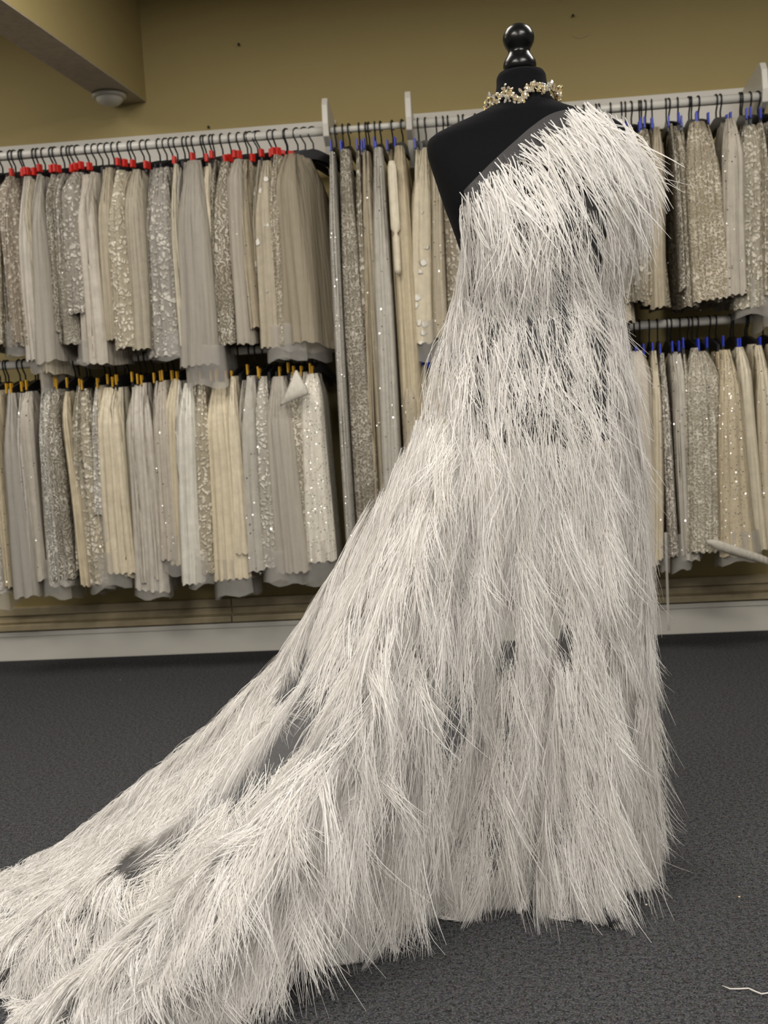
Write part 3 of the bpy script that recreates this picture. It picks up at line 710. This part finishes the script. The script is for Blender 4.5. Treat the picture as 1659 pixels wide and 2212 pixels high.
def build_tufts(pu, pv, nb, length, width, spread, lift, lean_fn, seed=1, nw=6, pin=(0.45, 0.95), sag=0.14):
    g = np.random.default_rng(seed); T = len(pu)
    P = sample(S, pu, pv); Nn = sample(nrm, pu, pv); Nn /= np.linalg.norm(Nn, axis=1, keepdims=True)
    Dv = sample(dv, pu, pv); Dv /= np.linalg.norm(Dv, axis=1, keepdims=True)
    grav = np.array([0, 0, -1.0]) + np.zeros_like(P)
    flat = np.clip(Nn[:, 2:3], 0, 1)                       # lying parts: hang towards the camera side
    grav = grav + flat*np.array([0.02, -0.75, 0.0])
    lean = lean_fn(P, pu, pv)                              # sideways push in world
    D = 0.72*grav + (0.30-0.22*np.clip((0.4-pu)/0.3, 0, 1))[:, None]*Dv + lean
    D -= Nn*(D*Nn).sum(1, keepdims=True); D /= np.linalg.norm(D, axis=1, keepdims=True)+1e-9
    Sd = np.cross(D, Nn)
    tl = length(pu, pv, g)                                  # per tuft length
    train = np.clip((0.32-pu)/0.15, 0, 1)*np.clip((pv-0.5)/0.2, 0, 1)
    tilt = g.normal(0, 1, T)*(0.15+0.30*train)
    D = D*np.cos(tilt)[:, None]+Sd*np.sin(tilt)[:, None]; Sd = np.cross(D, Nn)
    curlT = g.normal(0, 0.13, T)
    R = lambda a: np.repeat(a, nb, axis=0)
    P, Nn, D, Sd, tlr, ct = R(P), R(Nn), R(D), R(Sd), R(tl), R(curlT)
    n = T*nb
    Lb = tlr*g.uniform(0.55, 1.08, n)
    along = g.random(n)
    root = P + Nn*g.uniform(0.001, 0.007, n)[:, None] + D*(along*0.35*tlr)[:, None]
    wis = g.integers(0, nw, n) + np.repeat(np.arange(T)*nw, nb)
    wang = g.normal(0, spread, T*nw); wlf = g.gamma(2.0, lift/2.0, T*nw)*(1+1.3*np.repeat(train, nw)); wlen = g.uniform(0.7, 1.15, T*nw)
    ang = wang[wis]+g.normal(0, 0.055, n); lf = wlf[wis]*g.uniform(0.8, 1.2, n); Lb = Lb*wlen[wis]
    side0 = g.normal(0, 0.013, n); pinch = g.uniform(pin[0], pin[1], n)
    d0 = D*np.cos(ang)[:, None]+Sd*np.sin(ang)[:, None]+Nn*lf[:, None]
    d0 /= np.linalg.norm(d0, axis=1, keepdims=True)
    wcur = g.normal(0, 0.13, T*nw)
    curl = Sd*(ct+wcur[wis]+g.normal(0, 0.06, n)-0.35*ang)[:, None] - Nn*(lf*0.75)[:, None] + np.array([0, 0, -sag])
    drop = -(d0[:, 2]+curl[:, 2])*Lb
    Lb = np.where(drop > root[:, 2]-0.004, Lb*np.clip((root[:, 2]-0.004)/np.maximum(drop, 1e-4), 0.22, 1), Lb)
    wavA = (g.normal(0, 0.034, T*nw)[wis]+g.normal(0, 0.012, n))*Lb; wavP = g.uniform(0, 6.28, T*nw)[wis]+g.normal(0, 0.4, n); wavF = g.uniform(3, 7, T*nw)[wis]
    K = 6; ts = np.linspace(0, 1, K)
    pts = np.empty((n, K, 3))
    for k, t in enumerate(ts):
        pts[:, k] = root + (Lb*t)[:, None]*d0 + (Lb*t*t)[:, None]*curl + Sd*(wavA*t*np.sin(wavP+wavF*t) + side0*(1-pinch*t**0.8))[:, None]
    pts[..., 2] = np.maximum(pts[..., 2], 0.004+0.006*g.random((n, 1)))
    tan = np.gradient(pts, axis=1); tan /= np.linalg.norm(tan, axis=2, keepdims=True)+1e-9
    fac = Nn + g.normal(0, 0.55, (n, 3)); wv = np.cross(tan, fac[:, None, :]); wv /= np.linalg.norm(wv, axis=2, keepdims=True)+1e-9
    wd = width(R(pu), R(pv), g)
    taper = np.array([0.8, 1.0, 1.0, 0.9, 0.72, 0.30])
    off = wv*(wd[:, None]*taper[None, :]*0.5)[..., None]
    Vt = np.stack([pts-off, pts+off], axis=2).reshape(n, K*2, 3)
    tone = np.clip(R(g.normal(0.55, 0.22, T))+g.normal(0, 0.22, n), 0, 1)
    return Vt, tone, tl
def strands_mesh(name, Vt, tone, origin, parent):
    n, kv, _ = Vt.shape; K = kv//2
    me = bpy.data.meshes.new(name)
    co = (Vt-origin).reshape(-1, 3).astype(np.float32)
    base = (np.arange(n)*kv)[:, None, None]; q = (np.arange(K-1)*2)[None, :, None] + np.array([0, 1, 3, 2])[None, None, :]
    li = (base+q).reshape(-1).astype(np.int32); nf = n*(K-1)
    me.vertices.add(len(co)); me.vertices.foreach_set('co', co.ravel())
    me.loops.add(len(li)); me.loops.foreach_set('vertex_index', li)
    me.polygons.add(nf); me.polygons.foreach_set('loop_start', np.arange(nf, dtype=np.int32)*4)
    me.polygons.foreach_set('use_smooth', np.ones(nf, dtype=bool))
    at = me.attributes.new('tone', 'FLOAT', 'POINT'); at.data.foreach_set('value', np.repeat(tone, kv).astype(np.float32))
    me.update(calc_edges=True); me.materials.append(MAT['feather'])
    return link(bpy.data.objects.new(name, me), parent)
def lean_skirt(P, u, v):
    k = np.clip((u-0.38)/0.30, -0.4, 1.0)*np.clip((0.90-u)/0.14, 0.05, 1)
    upb = np.clip((0.30-v)/0.2, 0, 1)
    out = np.zeros_like(P); out[:, 0] = 0.30*k + 0.15*upb*(u > 0.4)
    return out
def len_skirt(u, v, g):
    base = 0.125 + 0.05*np.clip((v-0.3)/0.4, 0, 1) - 0.065*np.clip((0.25-u)/0.25, 0, 1)*np.clip((v-0.5)/0.3, 0, 1)
    base = np.where(v < 0.2, 0.10, base)*(1-0.35*np.clip((u-0.70)/0.15, 0, 1))*(1-0.45*np.clip((v-0.80)/0.15, 0, 1))
    return base*g.uniform(0.75, 1.25, len(u))
def wid_skirt(u, v, g): return 0.0006+0.0012*g.random(len(u))**1.4
NBARB = 36
Vt, tone, tl = build_tufts(pu, pv, NBARB, len_skirt, wid_skirt, 0.13, 0.12, lean_skirt, seed=11, nw=7)
# the sparser fringe over the black torso, strands hanging almost straight
NTT = 820
tu = np.where(rng.random(NTT) < 0.74, rng.uniform(0.0, 0.76, NTT), rng.uniform(0.72, 0.92, NTT)); tv = rng.uniform(0.075, 0.32, NTT)
kp = vnoise(tu, tv, 70, 26, 31) > 0.47
kp |= (tu < 0.07) | (tu > 0.74)
tu, tv = tu[kp], tv[kp]
def len_tor(u, v, g): return 0.115*g.uniform(0.7, 1.3, len(u))
def wid_tor(u, v, g): return 0.0008+0.0014*g.random(len(u))**1.5
def lean_tor(P, u, v):
    out = np.zeros_like(P); out[:, 0] = 0.12+0.34*np.clip((u-0.35)/0.5, -0.5, 1); return out
TB = 14
Vq, tq, tlq = build_tufts(tu, tv, TB, len_tor, wid_tor, 0.15, 0.12, lean_tor, seed=41, nw=3, pin=(0.7, 1.0))
# upper bodice: coarser tipped plumes sewn in staggered rows below the neckline
bu, bv = [], []
for r_, v_ in enumerate((0.012, 0.026, 0.043, 0.062)):
    m = 17
    for k in range(m):
        u_ = 0.03 + (k+0.5*(r_ % 2)+rng.uniform(-.25, .25))/m*0.84
        if r_ < 3 and u_ > 0.55:
            bu.append(min(u_+0.02, 0.90)); bv.append(rng.uniform(0.0, 0.02))
        bu.append(min(u_, 0.88)); bv.append(max(0.002, v_-0.012*(u_ > 0.6))+rng.uniform(-0.004, 0.004))
for k in range(30): bu.append(0.60+0.36*k/30); bv.append(rng.uniform(0.0, 0.006))
for _ in range(22): bu.append(rng.uniform(0.78, 0.97)); bv.append(rng.uniform(0.0, 0.05))
bu, bv = np.array(bu), np.array(bv)
def lean_bod(P, u, v):
    k = np.clip((u-0.15)/0.65, 0, 1); out = np.zeros_like(P)
    out[:, 0] = 0.25+1.0*k; out[:, 2] = 0.05*k; out[:, 1] = -0.1
    return out
def len_bod(u, v, g): return (0.095+0.03*np.clip((u-0.4)/0.4, 0, 1))*g.uniform(0.8, 1.25, len(u))
def wid_bod(u, v, g): return g.uniform(0.0014, 0.0030, len(u))
Vb, tb, tlb = build_tufts(bu, bv, 18, len_bod, wid_bod, 0.15, 0.24, lean_bod, seed=21, nw=3, pin=(0.3, 0.9), sag=0.30)
tb = np.clip(tb+0.3, 0, 1)
# the largest plumes in view are objects of their own, the rest is one part
def visible_rank(pu, pv, tl):
    P = sample(S, pu, pv); Nn = sample(nrm, pu, pv); d = P-EYE; dist = np.linalg.norm(d, axis=1)
    face = -(d*Nn).sum(1)/dist
    pxx = CX+F*(d@rt)/(d@fw); pyy = CY-F*(d@up)/(d@fw)
    ok = (face > 0.15) & (pxx > 20) & (pxx < 1640) & (pyy < 2150)
    return np.where(ok, tl/dist, 0)
SETS = [(pu, pv, tl, NBARB, Vt, tone, 1.0), (tu, tv, tlq, TB, Vq, tq, 0.9), (bu, bv, tlb, 18, Vb, tb, 1.15)]
rk = np.concatenate([visible_rank(a[0], a[1], a[2])*a[6] for a in SETS])
which = np.concatenate([np.full(len(a[0]), k) for k, a in enumerate(SETS)]); inner = np.concatenate([np.arange(len(a[0])) for a in SETS])
order = np.argsort(-rk)[:300]
for q in order:
    a = SETS[which[q]]; i0, i1 = inner[q]*a[3], (inner[q]+1)*a[3]
    strands_mesh('feather_plume', a[4][i0:i1], a[5][i0:i1], MO, gown)
rv, rtn = [], []
for k, a in enumerate(SETS):
    m_ = np.ones(len(a[0]), bool); m_[inner[order[which[order] == k]]] = False
    m_ = np.repeat(m_, a[3]); rv.append(a[4][m_]); rtn.append(a[5][m_])
st = strands_mesh('feather_fringe', np.concatenate(rv), np.concatenate(rtn), MO, gown); st['kind'] = 'stuff'

# ------------------------------------------------------------------ odd pieces among the fabrics
def sheet(name, rows, th, mat, tone=None):
    """a soft strip: rows of (centre, half-width vector)"""
    V, Fc = [], []; n = 10
    for c, h in rows:
        c, h = np.asarray(c, float), np.asarray(h, float)
        for k in range(n):
            a = 2*math.pi*k/n; V.append(c + h*math.cos(a) + np.array([0, -1.0, 0])*th*math.sin(a))
    for i in range(len(rows)-1):
        for k in range(n): Fc.append((i*n+k, i*n+(k+1) % n, (i+1)*n+(k+1) % n, (i+1)*n+k))
    Fc += [tuple(range(n-1, -1, -1)), tuple((len(rows)-1)*n+k for k in range(n))]
    o = mesh_obj(name, V, Fc, mat, None, True)
    if tone: o.color = (*tone, 1)
    return o
YF = RY-0.215
rows = []
for y in np.linspace(348, 592, 26):
    x = 846+(y-348)*0.058; k = 1.0 if y < 500 else 0.72
    k *= 0.55+0.45*min(1, (y-346)/14.0)*min(1, (596-y)/10.0); k *= 0.45 if abs(y-504) < 4 else 1
    rows.append((at_y(x, y, YF), np.array([k*9.5/490, 0, 0])))
tag(sheet('padded_strip', rows, 0.010, FAB['satin'], (0.74, 0.66, 0.50)), 'cream padded strip tied once, hanging before the middle rail fabrics', 'fabric')
rows = []
for t in np.linspace(0, 1, 12):
    xl, yl = 638-34*t, 800+78*t; xr, yr = 642+24*min(1, t*1.5), 800+52*min(1, t*1.25)
    cp, hp = at_y((xl+xr)/2, (yl+yr)/2, YF-0.01-0.02*math.sin(t*2.5)), (at_y(xr, yr, YF)-at_y(xl, yl, YF))/2
    rows.append((cp, hp))
tag(sheet('folded_flap', rows, 0.006, FAB['satin'], (0.60, 0.56, 0.48)), 'white triangular flap folded out over the lower left fabrics', 'fabric')
rows = []
for t in np.linspace(0, 1, 16):
    x = 1526+135*t; y = 1170+10*math.sin(t*3.2)+44*t*t
    rows.append((at_y(x, y, YF-0.035-0.02*math.sin(t*3)), np.array([0.0, 0.0, (11-3*t)*min(1, 0.35+t*4)/490])))
tag(sheet('rolled_selvedge', rows, 0.012, FAB['tulle'], (0.62, 0.58, 0.50)), 'pale rolled selvedge curling under the sequinned fabric at right', 'fabric')
rows = [(at_y(1438+(y-1150)*0.03, y, YF), np.array([2.6/490, 0, 0])) for y in np.linspace(1150, 1362, 12)]
tag(sheet('hanging_tape', rows, 0.0008, MAT['hem_tulle']), 'thin clear tape dangling from the lower right fabrics beside the gown', 'tape')

# ------------------------------------------------------------------ bits on the carpet
pts = [at_z(x, y, 0.004) for x, y in ((1560, 2129), (1577, 2136), (1597, 2136), (1617, 2135), (1630, 2141), (1645, 2147), (1665, 2144), (1690, 2150))]
tag(tube('loose_barb', pts, [0.0008, 0.0013, 0.0014, 0.0014, 0.0015, 0.0014, 0.0013, 0.0008], MAT['feather'], None, 6), 'loose white feather strand lying on the carpet at lower right', 'feather')
for (x, y, lab) in ((260, 1470, 'tiny bright sequin on the carpet near the left baseboard'), (1396, 1956, 'tiny white sequin on the carpet right of the gown hem'),
                    (1597, 1939, 'tiny pale sequin on the carpet near the right edge')):
    p = at_z(x, y, 0.0); o = lathe('loose_sequin', [(0.0028, 0.001), (0.0034, 0.002), (0.0030, 0.003), (0.001, 0.0034)], MAT['crystal'], None, 12)
    o.location = (p[0], p[1], 0); tag(o, lab, 'sequin')
print('tris', sum(len(o.data.polygons)*2 for o in bpy.data.objects if o.type == 'MESH'))
